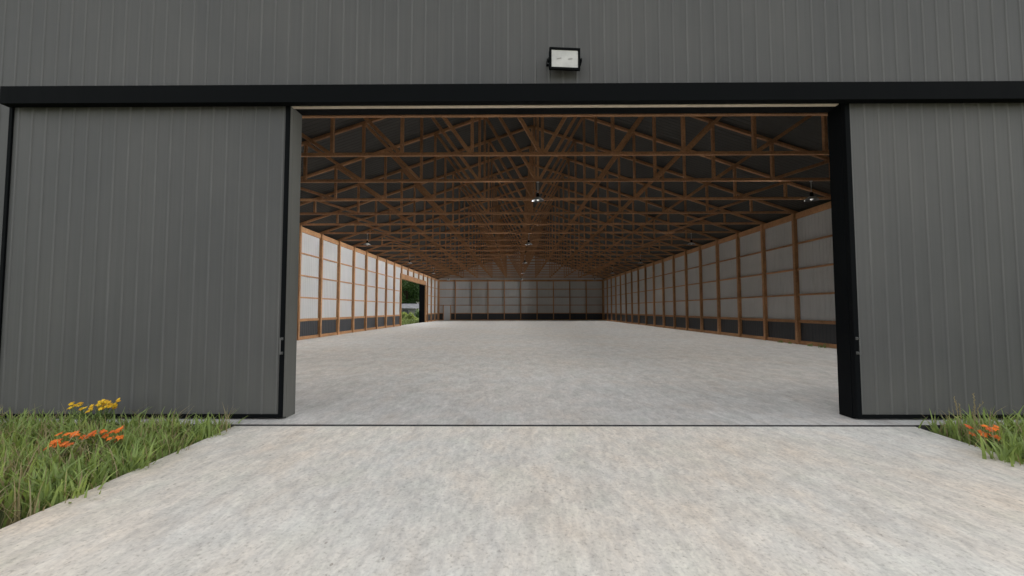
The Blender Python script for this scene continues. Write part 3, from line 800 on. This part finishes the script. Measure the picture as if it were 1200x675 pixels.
# trees outside
def make_tree(name, h, cr, leafmat, nleaf, seed, leaf=0.30):
    rs = random.Random(seed); r2 = np.random.default_rng(seed)
    r = empty(name)
    tr = MB(); tr.tube([(0, 0, -0.3), (0.1, 0, h * .2), (0.05, .1, h * .45), (0.15, 0, h * .75)], [h * .028, h * .022, h * .016, h * .006], 9)
    cl = []
    for q in range(9):
        a = q * 2.4 + rs.uniform(-.3, .3); z0 = h * (.22 + .05 * q); L = cr * rs.uniform(.6, .95)
        e = Vector((math.cos(a) * L, math.sin(a) * L, z0 + h * rs.uniform(.08, .2)))
        tr.tube([(0.05, 0.05, z0), (e.x * .5, e.y * .5, z0 + (e.z - z0) * .4), e], [h * .011, h * .007, h * .003], 6)
        cl.append((e, rs.uniform(.28, .42) * cr))
    for q in range(22):
        a = rs.uniform(0, 6.28); t = rs.uniform(.16, .95); R = cr * (1 - (max(0, t - .45) / .62) ** 2) ** .5 * rs.uniform(.3, .9)
        cl.append((Vector((math.cos(a) * R, math.sin(a) * R, h * t)), rs.uniform(.22, .42) * cr))
    tr.build('trunk', MT['bark'], r, smooth=True)
    cen = np.array([c[0][:] for c in cl]); rad = np.array([c[1] for c in cl])
    idx = r2.integers(0, len(cl), nleaf); d = r2.normal(size=(nleaf, 3)); d /= np.linalg.norm(d, axis=1)[:, None]
    P = cen[idx] + d * (rad[idx] * r2.uniform(.35, 1.12, nleaf) ** .6)[:, None] * np.array([1, 1, .8])
    P = P[P[:, 2] > 0.4]; n = len(P)
    u = r2.normal(size=(n, 3)); u /= np.linalg.norm(u, axis=1)[:, None]; v = np.cross(u, r2.normal(size=(n, 3))); v /= np.linalg.norm(v, axis=1)[:, None]
    sz = (leaf * r2.uniform(.5, 1.2, n))[:, None]
    V = np.stack([P - u * sz * .5, P + v * sz * .3, P + u * sz * .5, P - v * sz * .3], 1).reshape(-1, 3)
    F = np.arange(4 * n).reshape(n, 4)
    o = bpy.data.objects.new('crown', fast_mesh('crown', V, F, leafmat)); C.objects.link(o); o.parent = r
    return r
treeA = make_tree('broadleaf_tree', 13, 4.6, MT['leafA'], 15000, 3, .42)
treeB = make_tree('broadleaf_tree', 10.5, 3.9, MT['leafB'], 13000, 11, .40)
def copy_tree(t):
    r = t.copy(); C.objects.link(r)
    for ch in t.children:
        c = ch.copy(); C.objects.link(c); c.parent = r
    return r
tree_spots = [(treeA, -23.5, 92, 0, 1.0, 'dark tree seen straight through the side door, behind the grey shed'),
              (treeB, -29.5, 88, 1.2, 1.0, 'dark tree at the left edge of the side door view'),
              (treeA, -18.2, 97, 2.3, 1.05, 'tall dark tree beside the far jamb of the side door'),
              (treeB, -26.5, 104, 3.0, 1.25, 'tree standing behind the gap of the first two by the shed'),
              (treeB, -20.5, 109, 4.0, 1.3, 'tree farthest back in the middle of the side door view'),
              (treeA, -34.5, 99, 5.0, 1.1, 'tree beyond the left edge of the side door view'),
              (treeB, -14.0, 106, 0.6, 1.2, 'tree beyond the far corner of the hall'),
              (treeA, -31.0, 112, 1.9, 1.3, 'tallest tree in the back of the side door view')]
used = set()
for t, x, y, rz, s_, lb in tree_spots:
    o = t if id(t) not in used else copy_tree(t); used.add(id(t))
    o.location = (x, y, GZ); o.rotation_euler = (0, 0, rz); o.scale = (s_, s_, s_)
    tag(o, lb, 'tree', 'trees beyond the side door')

# grey shed in the meadow
sh = empty('shed', (-20.9, 82, GZ)); tag(sh, 'low grey shed with a pale roof seen through the side door', 'shed')
sh.rotation_euler = (0, 0, math.radians(8))
mb = MB().box(-2.4, 2.4, -1.8, 1.8, 0, 1.9)
for q in range(25): mb.box(-2.4 + q * 0.2 - 0.01, -2.4 + q * 0.2 + 0.01, -1.83, -1.801, 0.05, 1.88)
mb.build('wall', MT['shedwall'], sh)
mb = MB(); mb.beam((-2.7, -1.0, 2.45), (2.7, -1.0, 2.45), 2.45, (0, -0.42, 1), 0.08); mb.beam((-2.7, 1.0, 2.45), (2.7, 1.0, 2.45), 2.45, (0, 0.42, 1), 0.08)
mb.build('roof', MT['shedroof'], sh)
mb = MB(); 
for x in (-2.38, 2.30): mb.add([(x, -1.8, 1.9), (x + .08, -1.8, 1.9), (x + .08, 1.8, 1.9), (x, 1.8, 1.9), (x, 0, 2.7), (x + .08, 0, 2.7)], [(0, 1, 5, 4), (1, 2, 5), (2, 3, 4, 5), (3, 0, 4), (0, 3, 2, 1)])
mb.build('gable', MT['shedwall'], sh)
mb = MB().box(-0.5, 0.5, -1.86, -1.832, 0.05, 1.75); mb.build('door', MT['wains'], sh)

# bushes in front of the shed
def bush(loc, r_, h, mat, label, seed):
    r2 = np.random.default_rng(seed); n = 1500
    r = empty('bush', loc); tag(r, label, 'bush', 'bushes in the meadow')
    d = r2.normal(size=(n, 3)); d /= np.linalg.norm(d, axis=1)[:, None]; d[:, 2] = abs(d[:, 2])
    lump = 1 + .25 * np.sin(d[:, 0] * 5 + seed) * np.cos(d[:, 1] * 4)
    P = d * (r2.uniform(.3, 1, n) ** .5 * lump)[:, None] * np.array([r_, r_, h])
    u = r2.normal(size=(n, 3)); u /= np.linalg.norm(u, axis=1)[:, None]; v = np.cross(u, r2.normal(size=(n, 3))); v /= np.linalg.norm(v, axis=1)[:, None]
    sz = (.16 * r2.uniform(.5, 1.3, n))[:, None]
    V = np.stack([P - u * sz, P + v * sz * .5, P + u * sz, P - v * sz * .5], 1).reshape(-1, 3)
    o = bpy.data.objects.new('foliage', fast_mesh('foliage', V, np.arange(4 * n).reshape(n, 4), mat)); C.objects.link(o); o.parent = r
    m = MB()
    for q in range(5):
        a = q * 1.3; m.tube([(0, 0, 0), (math.cos(a) * r_ * .3, math.sin(a) * r_ * .3, h * .5), (math.cos(a) * r_ * .6, math.sin(a) * r_ * .6, h * .8)], [.03, .02, .01], 5)
    m.build('stem', MT['bark'], r)
bush((-15.6, 63.5, GZ), 1.0, 1.1, MT['shrub'], 'leafy bush beside the far jamb of the side door', 1)
bush((-17.6, 68, GZ), 1.3, 1.2, MT['shrub'], 'wide light green bush in the middle of the side door view', 2)
bush((-19.3, 72, GZ), 1.1, 1.5, MT['leafB'], 'darker bush at the foot of the grey shed', 3)
bush((-16.3, 74, GZ), 1.3, 1.7, MT['leafB'], 'dark tall bush right of the grey shed', 4)

print('objects', len(bpy.data.objects))
